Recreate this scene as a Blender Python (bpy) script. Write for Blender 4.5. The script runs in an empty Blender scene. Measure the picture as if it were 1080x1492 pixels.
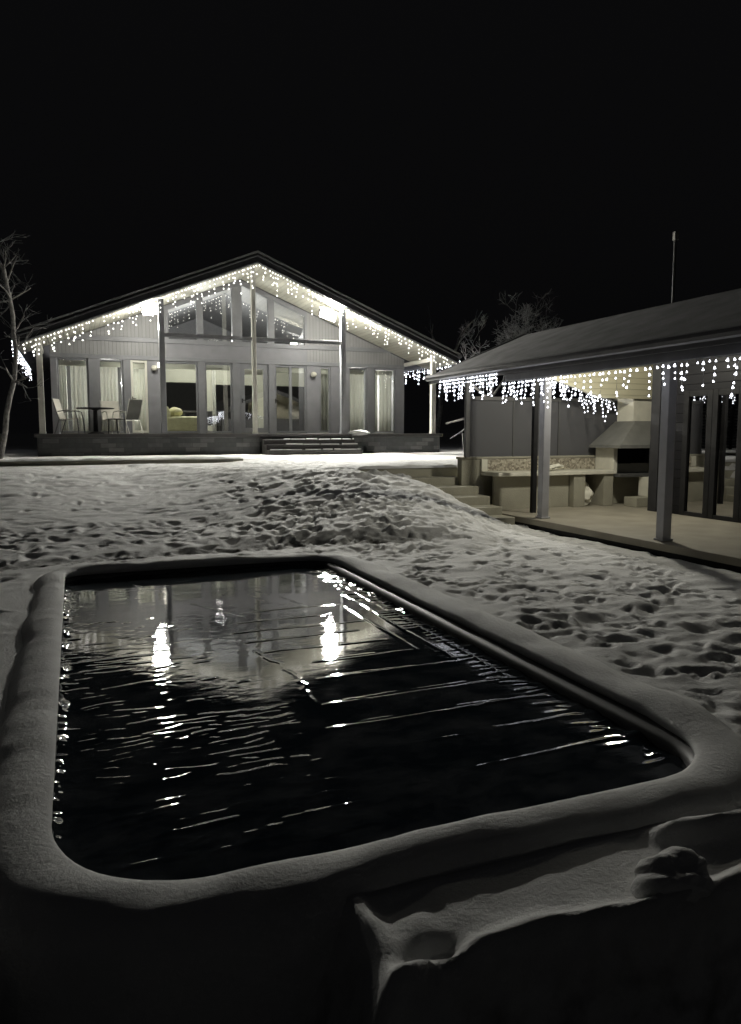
import bpy, bmesh, math, random
import numpy as np
from mathutils import Vector, Matrix
R = math.radians
random.seed(7)
sc = bpy.context.scene
C = sc.collection

# ------------------------------------------------------------ camera, world, exposure
cam_d = bpy.data.cameras.new('camera'); cam = bpy.data.objects.new('camera', cam_d); C.objects.link(cam)
sc.camera = cam
EYE = 1.6
F = 1083.0
cam_d.sensor_fit = 'VERTICAL'; cam_d.sensor_height = 36.0; cam_d.lens = F / 1492 * 36.0
cam_d.clip_start = .05; cam_d.clip_end = 600
cam.location = (0, 0, EYE)
cam.rotation_euler = (R(90) - math.atan(116 / F), 0, -R(21.7))

w = bpy.data.worlds.new('World'); sc.world = w; w.use_nodes = True
wn = w.node_tree; bg = wn.nodes['Background']
sky = wn.nodes.new('ShaderNodeTexSky'); sky.sky_type = 'NISHITA'; sky.sun_disc = False
sky.sun_elevation = R(-4); sky.sun_rotation = R(200)
hs = wn.nodes.new('ShaderNodeHueSaturation'); hs.inputs['Saturation'].default_value = .12
add = wn.nodes.new('ShaderNodeMix'); add.data_type = 'RGBA'; add.inputs[0].default_value = .5
add.inputs[7].default_value = (.045, .045, .050, 1)
wn.links.new(sky.outputs[0], hs.inputs['Color']); wn.links.new(hs.outputs[0], add.inputs[6])
wn.links.new(add.outputs[2], bg.inputs['Color']); bg.inputs['Strength'].default_value = .09
sc.view_settings.view_transform = 'Standard'; sc.view_settings.look = 'None'
sc.view_settings.exposure = 0; sc.view_settings.gamma = 1

# lights of the place: the two porch floodlights and the pavilion ceiling lamp
def add_point(name, loc, power, col, rad):
    d = bpy.data.lights.new(name, 'POINT'); d.energy = power; d.color = col; d.shadow_soft_size = rad
    o = bpy.data.objects.new(name, d); o.location = loc; C.objects.link(o); return o
def add_area(name, loc, power, col, sx, sy, direction):
    d = bpy.data.lights.new(name, 'AREA'); d.shape = 'RECTANGLE'; d.size = sx; d.size_y = sy; d.energy = power; d.color = col
    o = bpy.data.objects.new(name, d); o.location = loc
    o.rotation_euler = Vector(direction).to_track_quat('-Z', 'Y').to_euler(); C.objects.link(o); return o
WARM = (1.0, .975, .89)
LAMPS = [(2.20, 22.45, 5.10), (7.50, 22.45, 5.24)]
for i, (x, y, z) in enumerate(LAMPS):
    add_area('floodlight_beam', (x, y - .09, z - .03), (760, 1750)[i], WARM, .34, .16, (0, -1, -1.05))
    add_point('floodlight_spill', (x, y - .06, z - .48), 135, WARM, .10)
add_point('pavilion_lamp_light', (8.2, 9.9, 2.98), 185, (1, .955, .80), .10)
add_point('room_lamp_light', (4.6, 26.0, 4.55), 520, (1, .985, .93), .25)
add_point('bedroom_lamp_light', (1.1, 26.2, 3.2), 420, (1, .985, .93), .25)
add_point('kitchen_lamp_light', (9.8, 26.4, 3.2), 320, (1, .985, .93), .25)

# ------------------------------------------------------------ materials
def new_mat(name):
    m = bpy.data.materials.new(name); m.use_nodes = True
    return m, m.node_tree, m.node_tree.nodes['Principled BSDF']
def mat(name, col, rough=.6, metal=0, var=.12, scale=6, bump=0, bscale=40, stretch=(1, 1, 1)):
    m, t, p = new_mat(name)
    p.inputs['Roughness'].default_value = rough; p.inputs['Metallic'].default_value = metal
    tc = t.nodes.new('ShaderNodeTexCoord'); mp = t.nodes.new('ShaderNodeMapping'); mp.inputs['Scale'].default_value = stretch
    t.links.new(tc.outputs['Object'], mp.inputs[0])
    n = t.nodes.new('ShaderNodeTexNoise'); n.inputs['Scale'].default_value = scale; n.inputs['Detail'].default_value = 6
    t.links.new(mp.outputs[0], n.inputs['Vector'])
    r = t.nodes.new('ShaderNodeValToRGB')
    r.color_ramp.elements[0].position = .3; r.color_ramp.elements[1].position = .7
    r.color_ramp.elements[0].color = (*[c * (1 - var) for c in col], 1)
    r.color_ramp.elements[1].color = (*[min(1, c * (1 + var)) for c in col], 1)
    t.links.new(n.outputs['Fac'], r.inputs[0]); t.links.new(r.outputs[0], p.inputs['Base Color'])
    if bump:
        n2 = t.nodes.new('ShaderNodeTexNoise'); n2.inputs['Scale'].default_value = bscale; n2.inputs['Detail'].default_value = 5
        t.links.new(mp.outputs[0], n2.inputs['Vector'])
        b = t.nodes.new('ShaderNodeBump'); b.inputs['Strength'].default_value = bump; b.inputs['Distance'].default_value = .02
        t.links.new(n2.outputs['Fac'], b.inputs['Height']); t.links.new(b.outputs[0], p.inputs['Normal'])
    return m
def emis(name, col, s):
    m = bpy.data.materials.new(name); m.use_nodes = True; t = m.node_tree; t.nodes.clear()
    e = t.nodes.new('ShaderNodeEmission'); e.inputs[0].default_value = (*col, 1); e.inputs[1].default_value = s
    o = t.nodes.new('ShaderNodeOutputMaterial'); t.links.new(e.outputs[0], o.inputs[0]); return m
def banded(name, col, axis, width, dark=.55, rough=.6, edge=.08, var=.08, depth=.01):
    """boards / siding: grooves every `width` metres along an object axis"""
    m, t, p = new_mat(name); p.inputs['Roughness'].default_value = rough
    tc = t.nodes.new('ShaderNodeTexCoord'); sp = t.nodes.new('ShaderNodeSeparateXYZ'); t.links.new(tc.outputs['Object'], sp.inputs[0])
    d = t.nodes.new('ShaderNodeMath'); d.operation = 'DIVIDE'; d.inputs[1].default_value = width; t.links.new(sp.outputs[axis], d.inputs[0])
    fr = t.nodes.new('ShaderNodeMath'); fr.operation = 'FRACT'; t.links.new(d.outputs[0], fr.inputs[0])
    fl = t.nodes.new('ShaderNodeMath'); fl.operation = 'FLOOR'; t.links.new(d.outputs[0], fl.inputs[0])
    wn_ = t.nodes.new('ShaderNodeTexWhiteNoise'); wn_.noise_dimensions = '1D'; t.links.new(fl.outputs[0], wn_.inputs['W'])
    r = t.nodes.new('ShaderNodeValToRGB')
    e = r.color_ramp.elements; e[0].position = 0; e[0].color = (dark, dark, dark, 1); e[1].position = edge; e[1].color = (1, 1, 1, 1)
    t.links.new(fr.outputs[0], r.inputs[0])
    mr = t.nodes.new('ShaderNodeMapRange'); mr.inputs['To Min'].default_value = 1 - var; mr.inputs['To Max'].default_value = 1 + var
    t.links.new(wn_.outputs['Value'], mr.inputs['Value'])
    mu = t.nodes.new('ShaderNodeMix'); mu.data_type = 'RGBA'; mu.blend_type = 'MULTIPLY'; mu.inputs[0].default_value = 1
    mu.inputs[6].default_value = (*col, 1); t.links.new(r.outputs[0], mu.inputs[7])
    mv = t.nodes.new('ShaderNodeMix'); mv.data_type = 'RGBA'; mv.blend_type = 'MULTIPLY'; mv.inputs[0].default_value = 1
    t.links.new(mu.outputs[2], mv.inputs[6]); t.links.new(mr.outputs[0], mv.inputs[7])
    t.links.new(mv.outputs[2], p.inputs['Base Color'])
    b = t.nodes.new('ShaderNodeBump'); b.inputs['Distance'].default_value = depth; b.inputs['Strength'].default_value = .8
    t.links.new(r.outputs[0], b.inputs['Height']); t.links.new(b.outputs[0], p.inputs['Normal'])
    return m
def stone(name, c1, c2, mortar, bw, bh, rough=.7):
    m, t, p = new_mat(name); p.inputs['Roughness'].default_value = rough
    tc = t.nodes.new('ShaderNodeTexCoord'); sp = t.nodes.new('ShaderNodeSeparateXYZ'); t.links.new(tc.outputs['Object'], sp.inputs[0])
    s = t.nodes.new('ShaderNodeMath'); s.operation = 'ADD'; t.links.new(sp.outputs[0], s.inputs[0]); t.links.new(sp.outputs[1], s.inputs[1])
    cb = t.nodes.new('ShaderNodeCombineXYZ'); t.links.new(s.outputs[0], cb.inputs[0]); t.links.new(sp.outputs[2], cb.inputs[1])
    br = t.nodes.new('ShaderNodeTexBrick'); t.links.new(cb.outputs[0], br.inputs['Vector'])
    br.inputs['Color1'].default_value = (*c1, 1); br.inputs['Color2'].default_value = (*c2, 1); br.inputs['Mortar'].default_value = (*mortar, 1)
    br.inputs['Scale'].default_value = 1; br.inputs['Brick Width'].default_value = bw; br.inputs['Row Height'].default_value = bh
    br.inputs['Mortar Size'].default_value = .006; br.inputs['Bias'].default_value = -.45
    n = t.nodes.new('ShaderNodeTexNoise'); n.inputs['Scale'].default_value = 7; n.inputs['Detail'].default_value = 5; t.links.new(tc.outputs['Object'], n.inputs['Vector'])
    mr = t.nodes.new('ShaderNodeMapRange'); mr.inputs['To Min'].default_value = .5; mr.inputs['To Max'].default_value = 1.5; t.links.new(n.outputs['Fac'], mr.inputs['Value'])
    mu = t.nodes.new('ShaderNodeMix'); mu.data_type = 'RGBA'; mu.blend_type = 'MULTIPLY'; mu.inputs[0].default_value = 1
    t.links.new(br.outputs['Color'], mu.inputs[6]); t.links.new(mr.outputs[0], mu.inputs[7]); t.links.new(mu.outputs[2], p.inputs['Base Color'])
    b = t.nodes.new('ShaderNodeBump'); b.inputs['Distance'].default_value = .02; t.links.new(mu.outputs[2], b.inputs['Height']); t.links.new(b.outputs[0], p.inputs['Normal'])
    return m
def glass_mat(name, tint, ior=1.5, base=0.0):
    m = bpy.data.materials.new(name); m.use_nodes = True; t = m.node_tree; t.nodes.clear()
    fr = t.nodes.new('ShaderNodeFresnel'); fr.inputs[0].default_value = ior
    tr = t.nodes.new('ShaderNodeBsdfTransparent'); tr.inputs[0].default_value = (*tint, 1)
    gl = t.nodes.new('ShaderNodeBsdfGlossy'); gl.inputs['Roughness'].default_value = .012; gl.inputs[0].default_value = (1, 1, 1, 1)
    mx = t.nodes.new('ShaderNodeMixShader'); o = t.nodes.new('ShaderNodeOutputMaterial')
    n = t.nodes.new('ShaderNodeTexNoise'); n.inputs['Scale'].default_value = .9; tc = t.nodes.new('ShaderNodeTexCoord')
    t.links.new(tc.outputs['Object'], n.inputs['Vector'])
    b = t.nodes.new('ShaderNodeBump'); b.inputs['Distance'].default_value = .004; b.inputs['Strength'].default_value = .5
    t.links.new(n.outputs['Fac'], b.inputs['Height']); t.links.new(b.outputs[0], gl.inputs['Normal'])
    ma = t.nodes.new('ShaderNodeMath'); ma.operation = 'ADD'; ma.use_clamp = True; ma.inputs[1].default_value = base; t.links.new(fr.outputs[0], ma.inputs[0])
    t.links.new(ma.outputs[0], mx.inputs[0]); t.links.new(tr.outputs[0], mx.inputs[1]); t.links.new(gl.outputs[0], mx.inputs[2])
    t.links.new(mx.outputs[0], o.inputs[0]); return m

def snow_mat():
    m, t, p = new_mat('snow'); p.inputs['Roughness'].default_value = .75
    p.inputs['Specular IOR Level'].default_value = .25
    tc = t.nodes.new('ShaderNodeTexCoord')
    n = t.nodes.new('ShaderNodeTexNoise'); n.inputs['Scale'].default_value = 1.3; n.inputs['Detail'].default_value = 8; n.inputs['Roughness'].default_value = .65
    t.links.new(tc.outputs['Object'], n.inputs['Vector'])
    r = t.nodes.new('ShaderNodeValToRGB'); e = r.color_ramp.elements
    e[0].position = .28; e[0].color = (.58, .575, .56, 1); e[1].position = .5; e[1].color = (.78, .78, .77, 1)
    t.links.new(n.outputs['Fac'], r.inputs[0])
    at = t.nodes.new('ShaderNodeAttribute'); at.attribute_name = 'bare'; at.attribute_type = 'GEOMETRY'
    n3 = t.nodes.new('ShaderNodeTexNoise'); n3.inputs['Scale'].default_value = 9; n3.inputs['Detail'].default_value = 6; t.links.new(tc.outputs['Object'], n3.inputs['Vector'])
    mm = t.nodes.new('ShaderNodeMath'); mm.operation = 'MULTIPLY_ADD'; mm.inputs[1].default_value = 5; mm.inputs[2].default_value = -2.1
    t.links.new(n3.outputs['Fac'], mm.inputs[0])
    m2 = t.nodes.new('ShaderNodeMath'); m2.operation = 'MULTIPLY'; m2.use_clamp = True
    m1 = t.nodes.new('ShaderNodeMath'); m1.operation = 'MAXIMUM'; m1.inputs[1].default_value = 0; t.links.new(mm.outputs[0], m1.inputs[0])
    t.links.new(m1.outputs[0], m2.inputs[0]); t.links.new(at.outputs['Fac'], m2.inputs[1])
    mx = t.nodes.new('ShaderNodeMix'); mx.data_type = 'RGBA'; t.links.new(m2.outputs[0], mx.inputs[0]); t.links.new(r.outputs[0], mx.inputs[6])
    mx.inputs[7].default_value = (.10, .095, .08, 1)
    t.links.new(mx.outputs[2], p.inputs['Base Color'])
    n2 = t.nodes.new('ShaderNodeTexNoise'); n2.inputs['Scale'].default_value = 38; n2.inputs['Detail'].default_value = 8; n2.inputs['Roughness'].default_value = .7
    t.links.new(tc.outputs['Object'], n2.inputs['Vector'])
    b = t.nodes.new('ShaderNodeBump'); b.inputs['Strength'].default_value = .55; b.inputs['Distance'].default_value = .018
    t.links.new(n2.outputs['Fac'], b.inputs['Height']); t.links.new(b.outputs[0], p.inputs['Normal'])
    return m
SNOW = snow_mat()

def water_mat():
    m, t, p = new_mat('wet_ice_water')
    p.inputs['Base Color'].default_value = (.006, .012, .017, 1); p.inputs['Roughness'].default_value = .035
    p.inputs['IOR'].default_value = 1.75; p.inputs['Specular IOR Level'].default_value = .85
    tc = t.nodes.new('ShaderNodeTexCoord')
    def noise(sx, sy, scale, det=3, rough=.5):
        mp = t.nodes.new('ShaderNodeMapping'); mp.inputs['Scale'].default_value = (sx, sy, 1)
        t.links.new(tc.outputs['Object'], mp.inputs[0])
        n = t.nodes.new('ShaderNodeTexNoise'); n.inputs['Scale'].default_value = scale; n.inputs['Detail'].default_value = det; n.inputs['Roughness'].default_value = rough
        t.links.new(mp.outputs[0], n.inputs['Vector']); return n.outputs['Fac']
    def bump(h, dist, strength, prev=None):
        b = t.nodes.new('ShaderNodeBump'); b.inputs['Distance'].default_value = dist; b.inputs['Strength'].default_value = strength
        t.links.new(h, b.inputs['Height'])
        if prev: t.links.new(prev, b.inputs['Normal'])
        return b.outputs[0]
    a = bump(noise(1, 1.7, 1.6, 2), .0014, 1)
    a = bump(noise(1, 3.2, 7, 4, .6), .00022, 1, a)
    a = bump(noise(1.3, 1.6, 42, 3, .6), .00012, 1, a)
    t.links.new(a, p.inputs['Normal'])
    fr_ = t.nodes.new('ShaderNodeValToRGB'); fr_.color_ramp.elements[0].position = .42; fr_.color_ramp.elements[0].color = (.006, .012, .017, 1)
    fr_.color_ramp.elements[1].position = .75; fr_.color_ramp.elements[1].color = (.075, .08, .085, 1)
    t.links.new(noise(1, 1.4, 2.6, 7, .68), fr_.inputs[0]); t.links.new(fr_.outputs[0], p.inputs['Base Color'])
    rr = t.nodes.new('ShaderNodeMapRange'); rr.inputs['From Min'].default_value = .35; rr.inputs['From Max'].default_value = .7
    rr.inputs['To Min'].default_value = .004; rr.inputs['To Max'].default_value = .03
    t.links.new(noise(1, 1, 2.2, 5, .6), rr.inputs['Value']); t.links.new(rr.outputs[0], p.inputs['Roughness'])
    return m
WATER = water_mat()

M = dict(
    frame=mat('grey_painted_frame', (.20, .203, .215), .5, var=.06, bump=.1),
    panel=mat('grey_wall_panel', (.22, .22, .235), .6, var=.08, scale=3),
    siding=banded('light_vertical_siding', (.25, .25, .25), 0, .11, dark=.6, edge=.18, var=.05),
    post=mat('cream_post', (.50, .49, .44), .5, var=.08),
    post2=mat('grey_post', (.46, .46, .49), .5, var=.08, bump=.1),
    soffit=banded('soffit_boards', (.44, .43, .36), 0, .14, dark=.35, edge=.1, var=.1),
    ceil=banded('ceiling_boards', (.50, .47, .33), 1, .12, dark=.5, edge=.1, var=.1),
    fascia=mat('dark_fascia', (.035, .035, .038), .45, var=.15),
    gutter=mat('dark_gutter', (.10, .10, .108), .4, var=.15),
    roofsnow=SNOW,
    roofdust=mat('roof_sheet_dusted_with_snow', (.17, .17, .172), .8, var=.3, scale=2.5, bump=.4, bscale=25),
    cladding=stone('stone_cladding', (.04, .042, .043), (.16, .16, .155), (.03, .03, .03), .42, .13),
    deck=mat('dark_deck_board', (.035, .033, .032), .55, var=.25, scale=5),
    conc=mat('tan_concrete', (.34, .325, .26), .85, var=.12, scale=3, bump=.3),
    floor=mat('pavilion_floor_slab', (.30, .275, .22), .6, var=.16, scale=2.2, bump=.1),
    tile=mat('light_stone_tile', (.64, .62, .53), .4, var=.08),
    mosaic=None,
    plank=banded('pale_planks', (.52, .49, .36), 2, .11, dark=.5, edge=.1, var=.1),
    blackroom=banded('dark_wall_cladding', (.012, .012, .014), 2, .16, dark=.4, rough=.5),
    black=mat('black_metal', (.02, .02, .021), .4, var=.2),
    darkgrey=mat('dark_grey_metal', (.085, .085, .085), .55, var=.15),
    hood=mat('grey_hood_metal', (.17, .17, .16), .5, var=.12),
    screen=mat('grey_screen_fabric', (.085, .085, .092), .75, var=.06, scale=.8),
    curtain=mat('cream_curtain', (.74, .74, .70), .8, var=.08, stretch=(1, 1, .1)),
    curtain2=mat('yellow_cream_curtain', (.79, .79, .71), .8, var=.06, stretch=(1, 1, .1)),
    blind=mat('white_blind', (.72, .71, .62), .6, var=.04),
    inwall=mat('room_wall_paint', (.36, .36, .29), .8, var=.06, scale=1),
    infloor=mat('room_floor_tile', (.18, .17, .14), .4, var=.1),
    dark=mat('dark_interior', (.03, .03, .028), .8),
    sofa=mat('cream_leather', (.58, .56, .32), .5, var=.1),
    chairlight=mat('light_mesh_fabric', (.52, .50, .44), .8, var=.1),
    chairdark=mat('dark_mesh_fabric', (.05, .05, .043), .8, var=.15),
    metalpale=mat('pale_metal_frame', (.45, .44, .40), .35, .3),
    bark=mat('frosted_bark', (.20, .19, .18), .9, var=.5, scale=12, bump=.6, bscale=30),
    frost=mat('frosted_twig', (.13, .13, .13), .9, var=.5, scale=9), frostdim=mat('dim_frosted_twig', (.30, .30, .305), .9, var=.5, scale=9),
    cable=mat('white_cable', (.35, .35, .35), .6),
    pool=mat('pool_liner', (.03, .07, .09), .4),
    cloth=mat('white_cloth', (.74, .72, .62), .85, var=.06, scale=8, bump=.4, bscale=18),
    glass=glass_mat('window_glass', (.96, .97, .96), 1.6, .09),
    glassdark=glass_mat('dark_door_glass', (.25, .25, .26), 1.7, .34),
    bulbw=emis('warm_bulb', (1, .965, .90), 6.0),
    bulbc=emis('cool_bulb', (.90, .92, 1.0), 5.5),
    lens=emis('floodlight_lens', (1, .97, .86), 60),
    lampon=emis('lit_lamp_glass', (1, .94, .78), 7),
)
def mosaic_mat():
    m, t, p = new_mat('pebble_mosaic'); p.inputs['Roughness'].default_value = .5
    tc = t.nodes.new('ShaderNodeTexCoord'); v = t.nodes.new('ShaderNodeTexVoronoi'); v.inputs['Scale'].default_value = 26
    t.links.new(tc.outputs['Object'], v.inputs['Vector'])
    r = t.nodes.new('ShaderNodeValToRGB'); r.color_ramp.elements[0].color = (.14, .12, .09, 1); r.color_ramp.elements[1].color = (.5, .46, .37, 1)
    s = t.nodes.new('ShaderNodeSeparateColor'); t.links.new(v.outputs['Color'], s.inputs[0]); t.links.new(s.outputs[0], r.inputs[0])
    t.links.new(r.outputs[0], p.inputs['Base Color']); return m
M['mosaic'] = mosaic_mat()
for k_ in ('blackroom', 'black', 'fascia'): M[k_].node_tree.nodes['Principled BSDF'].inputs['Specular IOR Level'].default_value = .12
for k_ in ('curtain', 'curtain2'):      # cloth lets light through
    t_ = M[k_].node_tree; p_ = t_.nodes['Principled BSDF']; o_ = t_.nodes['Material Output']
    tl = t_.nodes.new('ShaderNodeBsdfTranslucent'); tl.inputs[0].default_value = (.75, .75, .71, 1)
    mx_ = t_.nodes.new('ShaderNodeMixShader'); mx_.inputs[0].default_value = .45
    t_.links.new(p_.outputs[0], mx_.inputs[1]); t_.links.new(tl.outputs[0], mx_.inputs[2]); t_.links.new(mx_.outputs[0], o_.inputs[0])

# ------------------------------------------------------------ mesh helpers
class MB:
    def __init__(s): s.v = []; s.f = []
    def add(s, vs, fs):
        b = len(s.v); s.v += [tuple(v) for v in vs]; s.f += [tuple(b + i for i in f) for f in fs]; return s
    def box(s, x0, x1, y0, y1, z0, z1):
        return s.add([(x0,y0,z0),(x1,y0,z0),(x1,y1,z0),(x0,y1,z0),(x0,y0,z1),(x1,y0,z1),(x1,y1,z1),(x0,y1,z1)],
                     [(0,3,2,1),(4,5,6,7),(0,1,5,4),(1,2,6,5),(2,3,7,6),(3,0,4,7)])
    def prism_y(s, pts, y0, y1):          # polygon in XZ extruded along Y
        n = len(pts)
        return s.add([(x, y0, z) for x, z in pts] + [(x, y1, z) for x, z in pts],
                     [tuple(range(n)), tuple(reversed(range(n, 2*n)))] + [(i, i+n, (i+1) % n + n, (i+1) % n) for i in range(n)])
    def prism_x(s, pts, x0, x1):          # polygon in YZ extruded along X
        n = len(pts)
        return s.add([(x0, y, z) for y, z in pts] + [(x1, y, z) for y, z in pts],
                     [tuple(range(n)), tuple(reversed(range(n, 2*n)))] + [(i, i+n, (i+1) % n + n, (i+1) % n) for i in range(n)])
    def tube(s, path, rad, n=6, cap=True):
        path = [Vector(p) for p in path]
        if not isinstance(rad, (list, tuple)): rad = [rad] * len(path)
        b = len(s.v); prev = None
        for i, p in enumerate(path):
            d = (path[min(i+1, len(path)-1)] - path[max(i-1, 0)])
            if d.length < 1e-9: d = Vector((0, 0, 1))
            d.normalize()
            if prev is None: u = d.orthogonal().normalized()
            else:
                u = prev - d * prev.dot(d)
                u = u.normalized() if u.length > 1e-6 else d.orthogonal().normalized()
            prev = u; v = d.cross(u)
            for k in range(n):
                a = 2*math.pi*k/n; s.v.append(tuple(p + (u*math.cos(a) + v*math.sin(a)) * rad[i]))
        for i in range(len(path)-1):
            for k in range(n):
                s.f.append((b+i*n+k, b+i*n+(k+1) % n, b+(i+1)*n+(k+1) % n, b+(i+1)*n+k))
        if cap:
            s.f.append(tuple(b+k for k in reversed(range(n)))); e = b+(len(path)-1)*n; s.f.append(tuple(e+k for k in range(n)))
        return s
    def lathe(s, prof, cx, cy, n=16):
        b = len(s.v)
        for r, z in prof:
            for k in range(n):
                a = 2*math.pi*k/n; s.v.append((cx+r*math.cos(a), cy+r*math.sin(a), z))
        for i in range(len(prof)-1):
            for k in range(n): s.f.append((b+i*n+k, b+i*n+(k+1) % n, b+(i+1)*n+(k+1) % n, b+(i+1)*n+k))
        s.f.append(tuple(b+k for k in reversed(range(n)))); e = b+(len(prof)-1)*n; s.f.append(tuple(e+k for k in range(n)))
        return s
    def build(s, name, m, parent=None, loc=None, bevel=0, smooth=False, sub=0):
        me = bpy.data.meshes.new(name); me.from_pydata(s.v, [], s.f); me.materials.append(m)
        bm = bmesh.new(); bm.from_mesh(me); bmesh.ops.recalc_face_normals(bm, faces=bm.faces); bm.to_mesh(me); bm.free()
        if smooth: me.polygons.foreach_set('use_smooth', [True]*len(me.polygons))
        o = bpy.data.objects.new(name, me); C.objects.link(o)
        if parent: o.parent = parent
        if loc: o.location = loc
        if bevel:
            b = o.modifiers.new('bevel', 'BEVEL'); b.width = bevel; b.segments = 2; b.limit_method = 'ANGLE'
        if sub:
            b = o.modifiers.new('sub', 'SUBSURF'); b.levels = sub; b.render_levels = sub
        return o
def tag(o, label=None, cat=None, group=None, kind=None):
    if label: o['label'] = label
    if cat: o['category'] = cat
    if group: o['group'] = group
    if kind: o['kind'] = kind
    return o
def thing(name, label, cat, loc=(0, 0, 0), rz=0, group=None):
    o = bpy.data.objects.new(name, None); o.empty_display_size = .1; C.objects.link(o)
    o.location = loc; o.rotation_euler = (0, 0, rz); return tag(o, label, cat, group)
def copy_tree(o, parent=None):
    c = o.copy(); C.objects.link(c)
    if parent: c.parent = parent
    for ch in list(o.children): copy_tree(ch, c)
    return c

# vectorised value noise
_rng = np.random.RandomState(3); _T = _rng.rand(256, 256)
def vn(x, y):
    xi = np.floor(x).astype(int); yi = np.floor(y).astype(int); fx = x-xi; fy = y-yi
    fx = fx*fx*fx*(fx*(fx*6-15)+10); fy = fy*fy*fy*(fy*(fy*6-15)+10)
    a = _T[xi % 256, yi % 256]; b = _T[(xi+1) % 256, yi % 256]; c = _T[xi % 256, (yi+1) % 256]; d = _T[(xi+1) % 256, (yi+1) % 256]
    return (a*(1-fx)+b*fx)*(1-fy)+(c*(1-fx)+d*fx)*fy - .5
def fbm(x, y, o=4, g=.5):
    s = 0; a = 1
    for i in range(o): s = s + a*vn(x*2**i+i*17.3, y*2**i+i*9.1); a *= g
    return s
def sm(a, b, x):
    t = np.clip((x-a)/(b-a), 0, 1); return t*t*(3-2*t)

# ------------------------------------------------------------ ground
PX0, PX1, PY0, PY1 = -.15, 2.72, 2.44, 8.6     # inner edge of the pool
def axis(segs):
    out = [segs[0][0]]
    for a, b, st in segs:
        n = max(1, round((b-a)/st)); out += [a+(b-a)*(i+1)/n for i in range(n)]
    return np.array(out)
gx = axis([(-250, -60, 30), (-60, -12, 4), (-12, -4, .4), (-4, -1, .08), (-1, 8, .03), (8, 14, .3), (14, 60, 4), (60, 250, 30)])
gy = axis([(-60, -4, 6), (-4, .8, .3), (.8, 13.4, .03), (13.4, 19, .045), (19, 22, .1), (22, 40, 1), (40, 400, 30)])
GX, GY = np.meshgrid(gx, gy, indexing='ij')
t = sm(.5, 4.6, GX)
Yt = 18.25*(1-t) + 13.5*t; Yb = 10.2*(1-t) + 8.7*t; tb = sm(5.0, 6.7, GX); Yb = Yb*(1-tb) + 10.3*tb
s = np.clip((GY-Yb)/(Yt-Yb), 0, 1)
prof = .75*s + .25*(s*s*(3-2*s)) + .04*np.sin(np.pi*s)*sm(1, 4, GX)
TOP = .93
H = .05 + (TOP-.07*(1-sm(3, 5, GX))-.05)*prof
# the bank falls away beside the stair
xe = 5.62 + (12.9-GY)*.38 + .10*vn(GY*3, GX*0+5)
bank = sm(0, .36, GX-xe)*sm(10.2, 10.9, GY)*(1-sm(13.0, 13.25, GY))
H = H - bank*1.0*np.clip(H, 0, 1)
# right-hand side past the stair, under and beside the pavilion
H = np.where((GX > 6.95), np.where(GY > 12.9, H, np.minimum(H, -.25)), H)
H = np.where((GX > 6.4) & (GX <= 6.95) & (GY < 10.4), np.minimum(H, .02), H)
# low ground in front of the pool
near = 1 - sm(2.12, 2.30, GY + .05*vn(GX*3, GY*3))
H = H - near*.55
# snowy platform in the foreground
ex = fbm(GX*3, GY*3, 2)*.10
fe_ = 1.70+.035*np.sin(GX*5.2+1)+.05*vn(GX*4, GX*0+2)
pl = sm(.46, .78, GX+ex)*(1-sm(2.75, 3.2, GX+ex*.5))*sm(-.02, .10, GY-fe_)
lip = .032*np.exp(-((GX+ex-.79)/.07)**2)*sm(1.7, 1.8, GY) + .04*np.exp(-((GY-fe_-.11)/.045)**2)*(.5+1.2*np.clip(vn(GX*5, GX*0+8)+.5, 0, 1))
lip = lip - .055*np.exp(-((GX-.98)/.09)**2-((GY-1.86)/.06)**2) + .02*fbm(GX*9, GY*9, 3)*(1-sm(.9, 1.5, GX)) + .006*fbm(GX*8, GY*8, 3)
H = H + near*pl*(.53+lip)
# snow ridge leading off from the pool corner
d = np.abs((GY-2.12) + (GX-2.1)*.12); H += .07*np.exp(-(d/.05)**2)*sm(1.95, 2.15, GX)*(1-sm(3.2, 3.4, GX))
# trampled surface
amp_r = sm(1.5, 4.5, GX)*(1-sm(7.2, 7.8, GX))
up = sm(9.8, 11.5, GY)*(1-sm(18.1, 18.5, GY))
outpool = ((GX < PX0-.35) | (GX > PX1+.35) | (GY < PY0-.3) | (GY > PY1+.3)).astype(float)
flat = 1-sm(17.9, 18.3, GY)*(1-sm(0, .5, GX-4.5))
rough = (.35 + .65*np.maximum(up, amp_r*sm(3, 5, GY)))*np.clip(.85+1.3*fbm(GX*.45+7, GY*.45, 2), .35, 1.5)
H += outpool*flat*(1-.8*near)*rough*(fbm(GX*1.1, GY*1.5, 3)*.036 + fbm(GX*3.0, GY*6.0, 3, .42)*.026)
ridge = 1-np.abs(2*fbm(GX*1.6+3, GY*4.2+fbm(GX*1.3, GY*1.1, 2)*2.0, 4, .55))
H += outpool*up*flat*(ridge-.8)*.017
# heap of shovelled snow at the top right of the slope
hp = np.exp(-((GX-5.1)/1.0)**2-((GY-12.9)/1.1)**2); H += hp*(.05+.07*fbm(GX*5, GY*5, 4, .5))
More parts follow.
